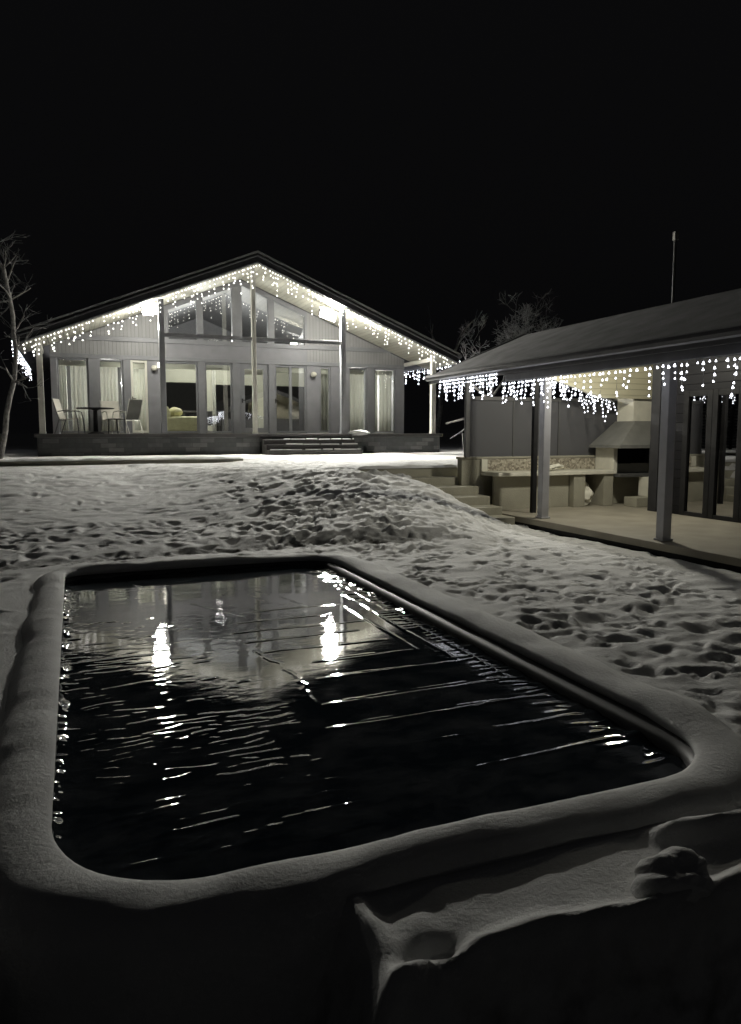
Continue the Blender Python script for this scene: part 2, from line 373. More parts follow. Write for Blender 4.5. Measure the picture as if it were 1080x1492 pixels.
# footprints
def dimples(n, x0, x1, y0, y1, r0, r1, dep, wfun=None):
    for _ in range(n):
        cx = random.uniform(x0, x1); cy = random.uniform(y0, y1)
        if wfun and random.random() > wfun(cx, cy): continue
        if PX0-.5 < cx < PX1+.5 and PY0-.4 < cy < PY1+.4: continue
        r = random.uniform(r0, r1); a = random.uniform(0, math.pi); el = random.uniform(1.2, 2.1); dp = dep*random.uniform(.4, 1.2)
        i0, i1 = np.searchsorted(gx, [cx-3*r, cx+3*r]); j0, j1 = np.searchsorted(gy, [cy-3*r, cy+3*r])
        if i1 <= i0 or j1 <= j0: continue
        X = GX[i0:i1, j0:j1]-cx; Yy = GY[i0:i1, j0:j1]-cy
        u = X*math.cos(a)+Yy*math.sin(a); v = (-X*math.sin(a)+Yy*math.cos(a))*el
        q = np.sqrt(u*u+v*v)/r * (1+.25*np.sin(3*np.arctan2(v, u)+cx*7))
        H[i0:i1, j0:j1] += -dp*np.exp(-np.abs(q)**2.6*.9) + dp*.30*np.exp(-((q-1.5)/.5)**2)
dimples(900, 2.6, 7.0, 2.2, 11.5, .05, .12, .027, lambda x, y: 1 - .85*max(0, min(1, (x-(4.2+(y-4)*.28)-1.1)/.6)) if x > 3.2 else 1)
dimples(300, -1.5, 4.5, 8.8, 12, .06, .15, .028)
dimples(380, -4, 6.3, 10.5, 18, .06, .14, .020)
dimples(160, 2.5, 6.2, 10.5, 14.5, .05, .12, .025)
dimples(160, -4, -.6, 2.5, 9, .07, .14, .03)

# worn path curving past the far end of the pool
pth = np.exp(-((GY-(9.75-.05*GX+.25*np.sin(GX*.9)))/.28)**2); H -= .07*pth*(1-sm(3.5, 5.5, GX))
# terrace
H = np.where((GY > 18.6) & (GX <= 14), TOP+.02+.015*fbm(GX*2, GY*2, 3), H)
# hollow where the pool basin sits, and under the buildings
H = np.where((GX > PX0-.2) & (GX < PX1+.2) & (GY > PY0-.2) & (GY < PY1+.2), -1.6, H)
H = np.where((GX > 5.2) & (GX < 6.9) & (GY > 12.86) & (GY < 13.9), np.minimum(H, .80+.12*(GX < 5.9)), H)
H = np.where((GX > 7.0) & (GX < 13) & (GY < 12.9), -.3, H)
nx, ny = GX.shape
vs = np.stack([GX, GY, H], -1).reshape(-1, 3)
I = np.arange(nx*ny).reshape(nx, ny)
fs = np.stack([I[:-1, :-1], I[1:, :-1], I[1:, 1:], I[:-1, 1:]], -1).reshape(-1, 4)
me = bpy.data.meshes.new('snow_ground')
me.vertices.add(len(vs)); me.vertices.foreach_set('co', vs.ravel())
me.loops.add(len(fs)*4); me.loops.foreach_set('vertex_index', fs.ravel())
me.polygons.add(len(fs)); me.polygons.foreach_set('loop_start', np.arange(0, len(fs)*4, 4)); me.polygons.foreach_set('loop_total', np.full(len(fs), 4))
me.polygons.foreach_set('use_smooth', np.ones(len(fs), bool))
me.update(); me.validate()
bare = .55*np.exp(-((GX-3.0)/.8)**2-((GY-15.0)/1.8)**2)*(1) + .9*pth*(1-sm(3.5, 5.5, GX)) + .08*up + .9*near*(1-pl)
at = me.attributes.new('bare', 'FLOAT', 'POINT'); at.data.foreach_set('value', np.clip(bare, 0, 1).reshape(-1).astype(np.float32))
me.materials.append(SNOW)
ground = bpy.data.objects.new('snow_ground', me); C.objects.link(ground); tag(ground, 'trampled snow covering the garden slope', kind='structure')
def gz(x, y):
    i = min(max(np.searchsorted(gx, x), 0), nx-1); j = min(max(np.searchsorted(gy, y), 0), ny-1); return float(H[i, j])

# ------------------------------------------------------------ pool
pool = thing('swimming_pool', 'rectangular garden pool with a thick snow-covered rim and dark icy water', 'pool', (0, 0, 0))
def rrect(off, n=14):
    x0, x1, y0, y1 = PX0, PX1, PY0, PY1
    pts = []
    for cx, cy, a0, r in ((x1-.35, y1-.35, 0, .35), (x0+.25, y1-.25, 90, .25), (x0+.55, y0+.55, 180, .55), (x1-.34, y0+.34, 270, .34)):
        for k in range(n+1):
            a = R(a0+90*k/n); pts.append((cx+r*math.cos(a), cy+r*math.sin(a)))
    out = []
    for i, p in enumerate(pts):
        q = pts[(i+1) % len(pts)]; L = math.dist(p, q); m_ = max(1, int(L/.05))
        for k in range(m_): out.append((p[0]+(q[0]-p[0])*k/m_, p[1]+(q[1]-p[1])*k/m_))
    return out
base = rrect(0)
def ring_pts(off):       # offset along the outward normal of the base loop
    n = len(base); res = []
    for i in range(n):
        a = Vector(base[i-1]); b = Vector(base[(i+1) % n]); tdir = (b-a).normalized()
        res.append((base[i][0]+tdir.y*off, base[i][1]-tdir.x*off))
    return res
def csmooth(a, w):
    a = np.array(a, float); n_ = len(a); return np.array([np.mean([a[(i+j) % n_] for j in range(-w, w+1)]) for i in range(n_)])
KW = csmooth([.62 if by < PY0+.15 else .74 if bx < PX0+.1 else 1.0 if bx > PX1-.1 else .7 for bx, by in base], 9)
KW = KW*(1+.18*vn(np.array([b_[0]*1.7+3 for b_ in base]), np.array([b_[1]*1.7 for b_ in base])))
KS = csmooth([.13 if (bx > PX1-.05 and by > PY0+.2) else 0 for bx, by in base], 9)
KL = csmooth([.72 if by < PY0+.3 else 1 for bx, by in base], 9)
base_y = [q_[1] for q_ in base]
def loft(prof, name, m, parent, noise_amp=0, shift=False):
    mb = MB(); n = len(base); rings = []
    for off, z, wgt in prof:
        pts = ring_pts(off); rows = []; k0 = 0
        if shift:
            pts = [(bx+(px_-bx)*k_+s_, by+(py_-by)*k_) for (px_, py_), (bx, by), k_, s_ in zip(pts, base, KW, KS)]
        for (x, y) in pts:
            nz = float(fbm(np.array(x*2.3+off*3), np.array(y*2.3), 3))*noise_amp*wgt
            no = float(fbm(np.array(x*3.1+40), np.array(y*3.1+off), 3))*noise_amp*wgt
            k = 0
            low_ = KL[k0] if shift else 1.0; fine = noise_amp*.16*wgt*float(fbm(np.array(x*14.), np.array(y*14.), 3))
            rows.append((x, y, (z+nz)*(low_ if z > 0 else 1)+fine)); k0 += 1
        rings.append(rows)
    b = 0
    for rows in rings: mb.v += rows
    for i in range(len(rings)-1):
        for k in range(n): mb.f.append((i*n+k, i*n+(k+1) % n, (i+1)*n+(k+1) % n, (i+1)*n+k))
    return mb.build(name, m, parent, smooth=True)
loft([(0, -1.5, 0), (0, -.2, 0), (0, .02, 0), (.02, .055, 0), (.08, .06, 0), (.15, .055, 0), (.16, -.1, 0), (.16, -.6, 0)], 'coping', M['darkgrey'], pool)
loft([(.005, .05, .1), (-.015, .075, .3), (-.018, .105, .5), (.004, .118, .8), (.05, .132, 1), (.11, .138, 1), (.18, .134, 1), (.25, .12, 1), (.31, .095, 1.2), (.37, .05, 1.3), (.42, -.02, 1.0), (.46, -.14, .8), (.50, -.40, .3), (.51, -.75, .3)], 'snow_rim', SNOW, pool, .032, True)
mb = MB(); mb.box(PX0-.02, PX1+.02, PY0-.02, PY1+.02, -1.55, -1.5); mb.build('basin_floor', M['pool'], pool)

# water surface with frozen ridges (real relief)
wx = np.arange(PX0-.02, PX1+.021, .0125); wy = np.arange(PY0-.02, PY1+.021, .0125)
WX, WY = np.meshgrid(wx, wy, indexing='ij'); WH = np.zeros_like(WX)
rr = random.Random(5)
def ridge_line(x0, y0, x1, y1, wd, hgt, wob=.02):
    L = math.hypot(x1-x0, y1-y0); dx, dy = (x1-x0)/L, (y1-y0)/L
    ax0, ax1 = min(x0, x1)-.1, max(x0, x1)+.1; ay0, ay1 = min(y0, y1)-.1, max(y0, y1)+.1
    i0, i1 = np.searchsorted(wx, [ax0, ax1]); j0, j1 = np.searchsorted(wy, [ay0, ay1])
    X = WX[i0:i1, j0:j1]-x0; Y_ = WY[i0:i1, j0:j1]-y0
    u = X*dx+Y_*dy; v = -X*dy+Y_*dx; ph = rr.uniform(0, 50)
    v = v + wob*2*vn(u*3+ph, u*0+ph) + wob*.5*vn(u*14+ph, u*0)
    k = np.exp(-(v/wd)**2)*sm(-.02, .06, u)*(1-sm(L-.06, L+.02, u))*(.55+.9*np.clip(vn(u*5+ph, u*0+3)+.5, 0, 1))
    WH[i0:i1, j0:j1] += hgt*k
y = 2.7
while y < 8.4:
    if y < 6.6:
        x = rr.uniform(-.1, .1)
        while x < (1.0 if y < 4.2 or rr.random() < .4 else -1):
            l = min(rr.uniform(.12, .45), 1.12-x); ridge_line(x, y+rr.uniform(-.04, .04), x+l, y+rr.uniform(-.04, .04), rr.uniform(.008, .016), rr.uniform(.0003, .0012)*(1+1.6*max(0, min(1, (6-y)/1.5))), .04); x += l*rr.uniform(.7, 1.3)
    elif rr.random() < .6:
        a = rr.uniform(0, 2.2); ridge_line(a, y, min(2.7, a+rr.uniform(.2, .6)), y+rr.uniform(-.05, .05), .014, rr.uniform(.0002, .0008), .03)
    y += rr.uniform(.04, .10)
for k in range(90):      # short broken chips of raised ice on the left
    a = rr.uniform(-.05, .95); b = rr.uniform(2.7, 6.6); l = rr.uniform(.04, .14); ridge_line(a, b, a+l, b+rr.uniform(-.03, .03), .009, rr.uniform(.0015, .0038), .05)
# nested ridge frames on the right half
for k, (xa, xb, ya, yb) in enumerate(((1.30, 2.60, 4.05, 7.4), (1.42, 2.46, 4.5, 6.9), (1.5, 2.3, 4.85, 6.4), (1.55, 2.62, 3.35, 3.5), (1.7, 2.64, 3.0, 3.1), (1.2, 2.66, 3.7, 3.8), (1.2, 2.2, 5.2, 5.4), (1.15, 2.1, 5.5, 5.6), (1.1, 2.25, 5.8, 5.9), (1.2, 2.0, 6.1, 6.2), (1.3, 2.3, 6.45, 6.5))):
    ridge_line(xa, ya, xb, ya+rr.uniform(-.02, .03), .010, rr.uniform(.0032, .0052), .012)
    ridge_line(xa+.1, ya+.03, xb-.3, ya+rr.uniform(.03, .05), .008, rr.uniform(.0012, .0022), .012)
    if k < 3: ridge_line(xb, ya, xb-.02, yb, .012, .0034, .012)
ridge_line(1.22, 5.3, 1.30, 4.05, .014, .0028, .06); ridge_line(.95, 7.0, 1.35, 6.3, .012, .0016, .02); ridge_line(.45, 8.3, .75, 7.6, .012, .0016, .02)
for k in range(10):
    a = rr.uniform(1.4, 2.3); b = rr.uniform(3.4, 7.4); l = rr.uniform(.15, .45); ridge_line(a, b, a+l*.35, b-l, .008, rr.uniform(.0006, .0016), .01)
for k in range(70):
    b = 2.7+k*.082; ridge_line(2.52+rr.uniform(-.14, .12), b, 2.70, b+rr.uniform(-.08, .03), rr.uniform(.010, .02), rr.uniform(.002, .006), .02)
    if rr.random() < .35: ridge_line(-.14, b, -.06+rr.uniform(0, .1), b+rr.uniform(-.03, .03), .016, rr.uniform(.001, .004), .02)
WH += .0006*fbm(WX*1.1, WY*1.4, 2)
WH += .0009*np.maximum(0, fbm(WX*6, WY*17, 3, .6)-.08)*(.25+1.2*(1-sm(.8, 1.4, WX)))*(.12+1.05*(1-sm(3.3, 4.7, WY)))
patch = np.clip(fbm(WX*2.2+5, WY*1.6+2, 3)*3+.35, 0, 1)
WH += .00055*patch*fbm(WX*11, WY*19, 3, .6)*(.35+.65*(1-sm(1.0, 1.6, WX)))
edge = np.minimum(np.minimum(WX-PX0, PX1-WX), np.minimum(WY-PY0, PY1-WY))
WH += .022*np.exp(-(edge/.045)**2)*(.5+fbm(WX*7, WY*7, 3)*1.2)
a_, b_ = WX.shape; II = np.arange(a_*b_).reshape(a_, b_)
wm = bpy.data.meshes.new('pool_water')
wv = np.stack([WX, WY, WH], -1).reshape(-1, 3); wf = np.stack([II[:-1, :-1], II[1:, :-1], II[1:, 1:], II[:-1, 1:]], -1).reshape(-1, 4)
wm.vertices.add(len(wv)); wm.vertices.foreach_set('co', wv.ravel()); wm.loops.add(len(wf)*4); wm.loops.foreach_set('vertex_index', wf.ravel())
wm.polygons.add(len(wf)); wm.polygons.foreach_set('loop_start', np.arange(0, len(wf)*4, 4)); wm.polygons.foreach_set('loop_total', np.full(len(wf), 4))
wm.polygons.foreach_set('use_smooth', np.ones(len(wf), bool)); wm.update(); wm.materials.append(WATER)
wo = bpy.data.objects.new('pool_water', wm); C.objects.link(wo); tag(wo, 'dark half-frozen water in the pool reflecting the house lights', kind='structure')

# ------------------------------------------------------------ snow lumps
def lump(name, label, cat, x, y, z, rx, ry, rz_, seed, parent=None, m=SNOW, dent=0, group=None):
    bm = bmesh.new(); bmesh.ops.create_icosphere(bm, subdivisions=5, radius=1)
    for v in bm.verts:
        c = v.co.copy(); k = 1+.22*float(fbm(np.array(c.x*1.5+seed), np.array(c.y*1.5+c.z*1.3), 3))
        c = c*k
        if dent: c.z -= dent*math.exp(-((c.x-.1)**2/.25+(c.y+.3)**2/.12))*(c.z > 0)
        v.co = Vector((c.x*rx, c.y*ry, c.z*rz_))
    for f in bm.faces: f.smooth = True
    me_ = bpy.data.meshes.new(name); bm.to_mesh(me_); bm.free(); me_.materials.append(m)
    o = bpy.data.objects.new(name, me_); C.objects.link(o); o.location = (x, y, z)
    if parent: o.parent = parent
    else: tag(o, label, cat, group)
    return o
lump('snow_lump', 'rounded snow mound with a dented top in front of the near pool corner', 'snow mound', 1.86, 1.86, .06, .15, .11, .10, 3.1, dent=.45)
lump('snow_lump', 'small heap of snow lying on the porch edge right of the steps', 'snow heap', 8.35, 22.0, 1.58, .36, .16, .09, 8.2)

# ------------------------------------------------------------ house
RX, RZ, SL = 5.17, 6.83, .402     # ridge
DECK = 1.56
D0, W0 = 22.0, 24.3
def rz_at(x, top=RZ): return top - SL*abs(x-RX)
house = thing('lodge_house', 'glass-fronted gabled lodge with porch, cream posts and dark stone base', 'house', (0, 0, 0))
XL, XR = -1.33, 11.8
def roof_band(t0, t1, y0, y1, xl=XL, xr=XR):
    mb = MB()
    mb.prism_y([(xl, rz_at(xl)-t0), (RX, RZ-t0), (xr, rz_at(xr)-t0), (xr, rz_at(xr)-t1), (RX, RZ-t1), (xl, rz_at(xl)-t1)], y0, y1)
    return mb
roof = roof_band(.05, .30, 21.86, 33).build('roof', M['fascia'], house)
roof_band(.303, .36, 21.93, 24.2, XL+.05, XR-.05).build('soffit', M['soffit'], roof)
roof_band(.303, .36, 24.45, 32.9, .0, 10.4).build('ceiling', M['frame'], roof)
roof_band(.0, .047, 21.80, 33, XL-.04, XR+.04).build('snow_cover', M['roofdust'], roof)
fb = roof_band(.12, .15, 21.80, 21.858, XL-.02, XR+.02); fb.build('fascia', M['gutter'], roof)
roof_band(.30, .345, 21.83, 21.858, XL-.0, XR+.0).build('edge_trim', M['gutter'], roof)
gt = MB(); gt.tube([(XR+.03, 21.8, rz_at(XR)-.1), (XR+.03, 33, rz_at(XR)-.1)], .07, 8); gt.build('gutter', M['gutter'], roof)
gt = MB(); gt.tube([(XL-.03, 21.8, rz_at(XL)-.1), (XL-.03, 33, rz_at(XL)-.1)], .07, 8); gt.build('gutter', M['gutter'], roof)
# deck and base
mb = MB(); mb.box(-.98, 11.28, 21.93, 24.6, DECK-.10, DECK); mb.build('deck', M['deck'], house, bevel=.01)
mb = MB(); mb.box(-.9, 5.2, 21.99, 24.5, .6, DECK-.103); mb.box(8.12, 11.2, 21.99, 24.5, .6, DECK-.103); mb.box(5.2, 8.12, 22.3, 24.5, .6, DECK-.103)
mb.build('stone_base', M['cladding'], house)
mb = MB(); mb.box(-.3, 10.8, 24.6, 32.8, 1.2, DECK+.02); mb.build('room_floor', M['infloor'], house)
st = MB()
for k in range(3): st.box(5.22+.0*k, 8.08, 21.93-.32*(k+1), 21.925-.32*k, .7, DECK-.15*(k+1)-.02)
stp = st.build('porch_steps', M['deck'], house, bevel=.008)
ss = MB(); rs = random.Random(2)
for k in range(3):
    x = 5.25
    while x < 8.05:
        l = rs.uniform(.15, .6)
        if rs.random() < .85: ss.box(x, min(8.05, x+l), 21.93-.32*(k+1)+.005, 21.93-.32*(k+1)+rs.uniform(.03, .10), DECK-.15*(k+1)-.021, DECK-.15*(k+1)+rs.uniform(-.005, .015))
        x += l+rs.uniform(0, .12)
ss.build('snow_dusting', SNOW, stp, bevel=.006)
# posts
for i, x in enumerate((-.76, 2.43, 5.07, 7.86, 10.98)):
    mb = MB(); wdt = .075 if i != 2 else .06
    mb.box(x-wdt, x+wdt, D0, D0+.15, DECK+.002, rz_at(x)-.365-.04)
    mb.box(x-wdt-.012, x+wdt+.012, D0-.012, D0+.162, DECK+.001, DECK+.06)
    mb.build('post', M['post'] if i in (0, 2, 4) else M['frame'], house, bevel=.006)
mb = MB(); mb.box(2.507, 7.783, D0+.03, D0+.12, 4.29, 4.40); mb.build('cross_beam', M['frame'], house, bevel=.005)
for x in (-.76, 10.98):
    mb = MB(); mb.box(x-.05, x+.05, D0+.153, W0-.01, 3.90, 4.02); mb.build('tie_beam', M['post'], house, bevel=.005)
# front wall
S = lambda x: rz_at(x)-.37
for a, b in ((-.55, -.38), (10.62, 10.95), (2.22, 2.72), (7.36, 7.80), (8.22, 8.86)):
    mb = MB(); mb.box(a, b, W0, W0+.18, DECK+.003, 3.82); mb.build('wall_panel', M['panel'], house)
for a, b in ((.5, .78), (1.5, 1.72), (3.76, 3.98), (4.86, 5.10), (6.05, 6.26), (9.54, 9.8)):
    mb = MB(); mb.box(a, b, W0-.03, W0+.15, DECK+.003, 3.82); mb.build('wall_stud', M['frame'], house, bevel=.006)
mb = MB(); mb.box(-.55, 10.95, W0-.035, W0+.16, 3.822, 3.95)
mb.build('header_beam', M['frame'], house, bevel=.006)
# band above windows and gable siding
mb = MB(); mb.box(2.80, 7.38, W0, W0+.15, 3.952, 4.36); mb.build('wall_band', M['panel'], house)
mb = MB()
mb.prism_y([(-.55, 3.952), (2.797, 3.952), (2.797, S(2.797)), (-.55, S(-.55))], W0, W0+.15); mb.build('gable_siding', M['siding'], house); mb = MB()
mb.prism_y([(7.383, 3.952), (10.95, 3.952), (10.95, S(10.95)), (7.383, S(7.383))], W0, W0+.15)
mb.build('gable_siding', M['siding'], house)
mb = MB(); mb.box(-.5, 10.9, W0-.05, W0-.003, 4.362, 4.50); mb.build('transom_beam', M['frame'], house, bevel=.005)
mb = MB()
for a, b in ((3.76, 3.96), (6.06, 6.27)): mb.prism_y([(a, 4.503), (b, 4.503), (b, S(b)-.16), (a, S(a)-.16)], W0-.03, W0+.12)
mb.prism_y([(4.88, 4.503), (5.20, 4.503), (5.20, S(5.2)-.16), (RX, S(RX)-.16), (4.88, S(4.88)-.16)], W0-.04, W0+.12)
mb.prism_y([(2.80, 4.503), (2.89, 4.503), (2.89, S(2.89)-.16), (2.80, S(2.80)-.16)], W0-.03, W0+.12)
mb.prism_y([(7.30, 4.503), (7.38, 4.503), (7.38, S(7.38)-.16), (7.30, S(7.30)-.16)], W0-.03, W0+.12)
mb.prism_y([(2.8, S(2.8)-.157), (RX, S(RX)-.157), (7.38, S(7.38)-.157), (7.38, S(7.38)), (RX, S(RX)), (2.8, S(2.8))], W0-.035, W0+.15)
mb.build('gable_frame', M['frame'], house, bevel=.004)
def window(x0, x1, z0, z1, name='window', fr=.05, blind=True, handle=False, label=None, y=W0, fmat='frame', gl='glass', mull=False):
    f = MB(); 
    f.box(x0, x0+fr, y+.02, y+.09, z0, z1); f.box(x1-fr, x1, y+.02, y+.09, z0, z1)
    f.box(x0+fr, x1-fr, y+.02, y+.09, z0, z0+fr); f.box(x0+fr, x1-fr, y+.02, y+.09, z1-fr, z1)
    if mull: f.box((x0+x1)/2-.045, (x0+x1)/2+.045, y+.021, y+.088, z0+fr, z1-fr)
    fo = f.build(name, M[fmat], house, bevel=.004)
    if label: fo['label'] = label
    p = MB(); p.box(x0+fr+.002, x1-fr-.002, y+.05, y+.058, z0+fr+.002, z1-fr-.002); p.build('pane', M[gl], fo)
    if blind:
        b = MB(); b.box(x0+fr+.01, x1-fr-.01, y+.10, y+.19, z1-fr-.17, z1-fr-.01); b.build('blind_cassette', M['blind'], fo, bevel=.015)
    if handle:
        h = MB(); hx = x0+fr/2; h.box(hx-.015, hx+.015, y-.0, y+.018, DECK+1.0, DECK+1.14); h.tube([(hx, y-.02, DECK+1.08), (hx+.1, y-.02, DECK+1.08)], .011, 6); h.build('handle', M['black'], fo)
    return fo
zb, zt = DECK+.03, 3.815
window(-.375, .498, zb, zt); window(.782, 1.498, zb, zt)
window(1.724, 2.214, zb, zt, 'door', .07, handle=True, fmat='blind', label='narrow glazed door with pale frame and curtain')
window(2.724, 3.756, zb, zt); window(3.984, 4.856, zb, zt)
window(5.104, 6.046, zb, zt, 'door', .16, handle=True)
window(6.264, 7.356, zb, zt, 'double_door', .06, handle=True, mull=True)
window(7.804, 8.216, zb, zt, 'door', .07)
window(8.864, 9.536, zb, zt); window(9.804, 10.616, zb, zt)
for a, b in ((2.892, 3.758), (3.962, 4.878), (5.202, 6.058), (6.272, 7.298)):
    p = MB(); p.prism_y([(a+.002, 4.505), (b-.002, 4.505), (b-.002, S(b)-.165), (a+.002, S(a)-.165)], W0+.04, W0+.05)
    p.build('gable_pane', M['glass'], house)
# rear, side walls, inner wall
mb = MB(); mb.box(-.55, -.40, W0+.183, 32.9, .9, 3.98); mb.box(10.80, 10.95, W0+.183, 32.9, .9, 3.98)
mb.prism_y([(-.397, .9), (10.797, .9), (10.797, S(10.797)-.003), (RX, S(RX)-.003), (-.397, S(-.397)-.003)], 32.7, 32.9)
mb.build('outer_wall', M['panel'], house)
iw = MB(); yb = 28.6
ops = [(2.9, 4.55, 3.45), (5.0, 6.7, 3.4), (7.4, 8.7, 3.4)]
x = -.397
for a, b, h in ops:
    iw.box(x, a, yb, yb+.12, DECK+.022, 4.1); iw.box(a, b, yb, yb+.12, h, 4.1); x = b
iw.box(x, 10.797, yb, yb+.12, DECK+.022, 4.1)
iw.build('partition_wall', M['inwall'], house)
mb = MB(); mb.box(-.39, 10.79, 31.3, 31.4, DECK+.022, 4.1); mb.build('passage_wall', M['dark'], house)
mb = MB(); mb.box(2.55, 2.75, 25.6, 28.59, DECK+.022, 4.1); mb.build('side_partition', M['inwall'], house); mb = MB(); mb.box(8.75, 8.9, 24.65, 28.59, DECK+.022, 4.1); mb.build('side_partition', M['inwall'], house)
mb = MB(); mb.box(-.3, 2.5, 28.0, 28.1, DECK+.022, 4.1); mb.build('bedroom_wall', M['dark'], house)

# curtains behind the windows
def curtain(x0, x1, label, m='curtain', y=24.62, zt_=3.62, folds=9, amp=.05, group=None):
    mb = MB(); n = int((x1-x0)/.012)+2; rows = (DECK+.05, 2.3, 3.0, zt_)
    ph = random.uniform(0, 6)
    for r_, z in enumerate(rows):
        for i in range(n):
            u = i/(n-1); k = 1-.35*r_/3
            mb.v.append((x0+(x1-x0)*u, y+amp*k*math.sin(u*folds*2*math.pi+ph+.35*math.sin(u*11+r_*.3)), z))
    for r_ in range(3):
        for i in range(n-1): mb.f.append((r_*n+i, r_*n+i+1, (r_+1)*n+i+1, (r_+1)*n+i))
    o = mb.build('curtain', M[m], smooth=True); so = o.modifiers.new('thick', 'SOLIDIFY'); so.thickness = .006
    return tag(o, label, 'curtain', group)
cg = 'curtains behind the porch windows'
curtain(-.33, -.12, 'narrow gathered curtain at the left edge of the far left window', folds=3, group=cg)
curtain(.0, .50, 'pale curtain at the right side of the far left window, behind the porch chair', folds=4, group=cg)
curtain(.80, 1.36, 'cream curtain with deep folds behind the porch table, second window from the left', folds=5, amp=.06, group=cg)
curtain(1.76, 2.2, 'yellowish curtain covering the narrow door left of the left wall lamp', 'curtain2', folds=3, amp=.03, group=cg)
curtain(7.84, 8.2, 'yellowish curtain covering the narrow door right of the right wall lamp', 'curtain2', folds=3, amp=.03, group=cg)
curtain(8.86, 9.54, 'sheer cream curtain in the window just right of the cream-edged door', folds=4, amp=.03, group=cg)
curtain(9.8, 10.05, 'gathered curtain on the left side of the rightmost window', folds=3, group=cg)
curtain(10.12, 10.6, 'smooth curtain on the right side of the rightmost window', folds=3, amp=.03, group=cg)
curtain(4.30, 4.42, 'slim pale strip standing in for a porch post reflected in the lounge window', 'curtain2', y=24.9, folds=1, amp=.04, group=cg)  # added cloth strip that imitates the porch post's reflection in the glass

# sofa seen through the glass
sofa = thing('sofa', 'cream leather sofa with a cushion behind the lounge window', 'sofa', (3.05, 25.35, DECK+.02))
def part(name, m, parent, fn, bevel=0, smooth=False, sub=0):
    mb = MB(); fn(mb); return mb.build(name, m, parent, bevel=bevel, smooth=smooth, sub=sub)
part('base', M['sofa'], sofa, lambda b: b.box(-.25, .95, -.35, .4, .05, .38), .05)
part('backrest', M['sofa'], sofa, lambda b: b.prism_y([(-.40, .05), (-.2, .05), (-.08, .62), (-.16, .86), (-.34, .86), (-.40, .7)], -.45, .5), .05)
part('armrest', M['sofa'], sofa, lambda b: b.box(-.2, .85, -.47, -.36, .05, .52), .04)
part('seat_cushion', M['sofa'], sofa, lambda b: b.box(-.05, .93, -.34, .38, .38, .54), .07)
lump('pillow', '', '', .1, -.1, .68, .22, .2, .16, 1.2, parent=sofa, m=M['sofa'])
dt = thing('dining_table', 'dark table standing inside behind the sofa', 'table', (4.2, 26.4, DECK+.02))
part('table_top', M['darkgrey'], dt, lambda b: b.box(-.75, .75, -.4, .4, .70, .75), .01)
for sx in (-.65, .65):
    for sy in (-.32, .32): part('leg', M['darkgrey'], dt, lambda b, sx=sx, sy=sy: b.box(sx-.03, sx+.03, sy-.03, sy+.03, 0, .699))
ac = thing('tub_chair', 'dark rounded tub chair at the inside table', 'chair', (4.35, 25.5, DECK+.02))
def tub(b):
    pts = [(.32*math.cos(a), .3*math.sin(a)) for a in [math.pi*(1+k/10.) for k in range(11)]]
    for (x1, y1), (x2, y2) in zip(pts, pts[1:]):
        b.add([(x1, y1, .25), (x2, y2, .25), (x2*.82, y2*.82, .25), (x1*.82, y1*.82, .25), (x1*1.08, y1*1.08, .72), (x2*1.08, y2*1.08, .72), (x2*.9, y2*.9, .72), (x1*.9, y1*.9, .72)],
              [(0,3,2,1),(4,5,6,7),(0,1,5,4),(2,3,7,6),(0,4,7,3),(1,2,6,5)])
part('backrest', M['darkgrey'], ac, tub); part('seat', M['darkgrey'], ac, lambda b: b.lathe([(.26, .30), (.28, .36), (.25, .42)], 0, .05, 16))
for a in (45, 135, 225, 315): part('leg', M['black'], ac, lambda b, a=a: b.tube([(.2*math.cos(R(a)), .05+.2*math.sin(R(a)), .3), (.24*math.cos(R(a)), .05+.24*math.sin(R(a)), 0)], .015, 6))

# floodlights
def flood(x, y, z, label, tilt):
    t_ = thing('floodlight', label, 'floodlight', (x, y, z), 0, 'floodlights under the porch roof'); t_.rotation_euler = (0, tilt, 0)
    part('housing', M['darkgrey'], t_, lambda b: b.prism_x([(-.06, -.17), (.05, -.13), (.07, .13), (-.02, .17)], -.28, .28), .01)
    if tilt < 0: part('lens', M['lens'], t_, lambda b: b.lathe([(.05, -.17), (.13, -.12), (.165, -.03), (.15, .07), (.09, .13)], 0, -.17, 20), smooth=True)
    else: part('lens', M['lens'], t_, lambda b: b.prism_x([(-.085, -.155), (-.063, -.155), (-.025, .155), (-.047, .155)], -.26, .26), .03)
    part('bracket', M['darkgrey'], t_, lambda b: (b.tube([(-.30, 0, 0), (-.30, .03, .2), (.30, .03, .2), (.30, 0, 0)], .012, 6)))
flood(*LAMPS[0], 'blazing white floodlight under the left roof slope, beside the second post', R(-14))
flood(*LAMPS[1], 'blazing white floodlight under the right roof slope, beside the fourth post', R(16))
# wall lamps
def wall_lamp(x, z, label):
    t_ = thing('wall_lamp', label, 'wall lamp', (x, W0, z), 0, 'wall lamps beside the porch doors')
    part('mount', M['black'], t_, lambda b: b.box(-.04, .04, -.03, -.002, -.09, .05), .008)
    part('arm', M['black'], t_, lambda b: b.tube([(0, -.03, -.06), (0, -.11, -.09), (0, -.11, -.05)], .012, 6))
    part('globe', M['tile'], t_, lambda b: [b.lathe([(.02, -.06), (.07, -.04), (.10, .02), (.09, .08), (.05, .115), (.01, .12)], 0, -.11, 16)], smooth=True)
wall_lamp(2.42, 3.55, 'round white wall lamp on the panel left of the sofa window')
wall_lamp(7.58, 3.5, 'round white wall lamp on the panel right of the double door')
sk = thing('small_lamp', 'tiny lit lamp fixed beside the second porch post', 'lamp', (2.56, W0-.04, 3.68))
part('glass', M['lampon'], sk, lambda b: b.lathe([(.02, -.07), (.035, -.05), (.04, .04), (.02, .08)], 0, -.02, 10)); part('mount', M['black'], sk, lambda b: b.box(-.02, .02, .0, .035, -.06, .06))

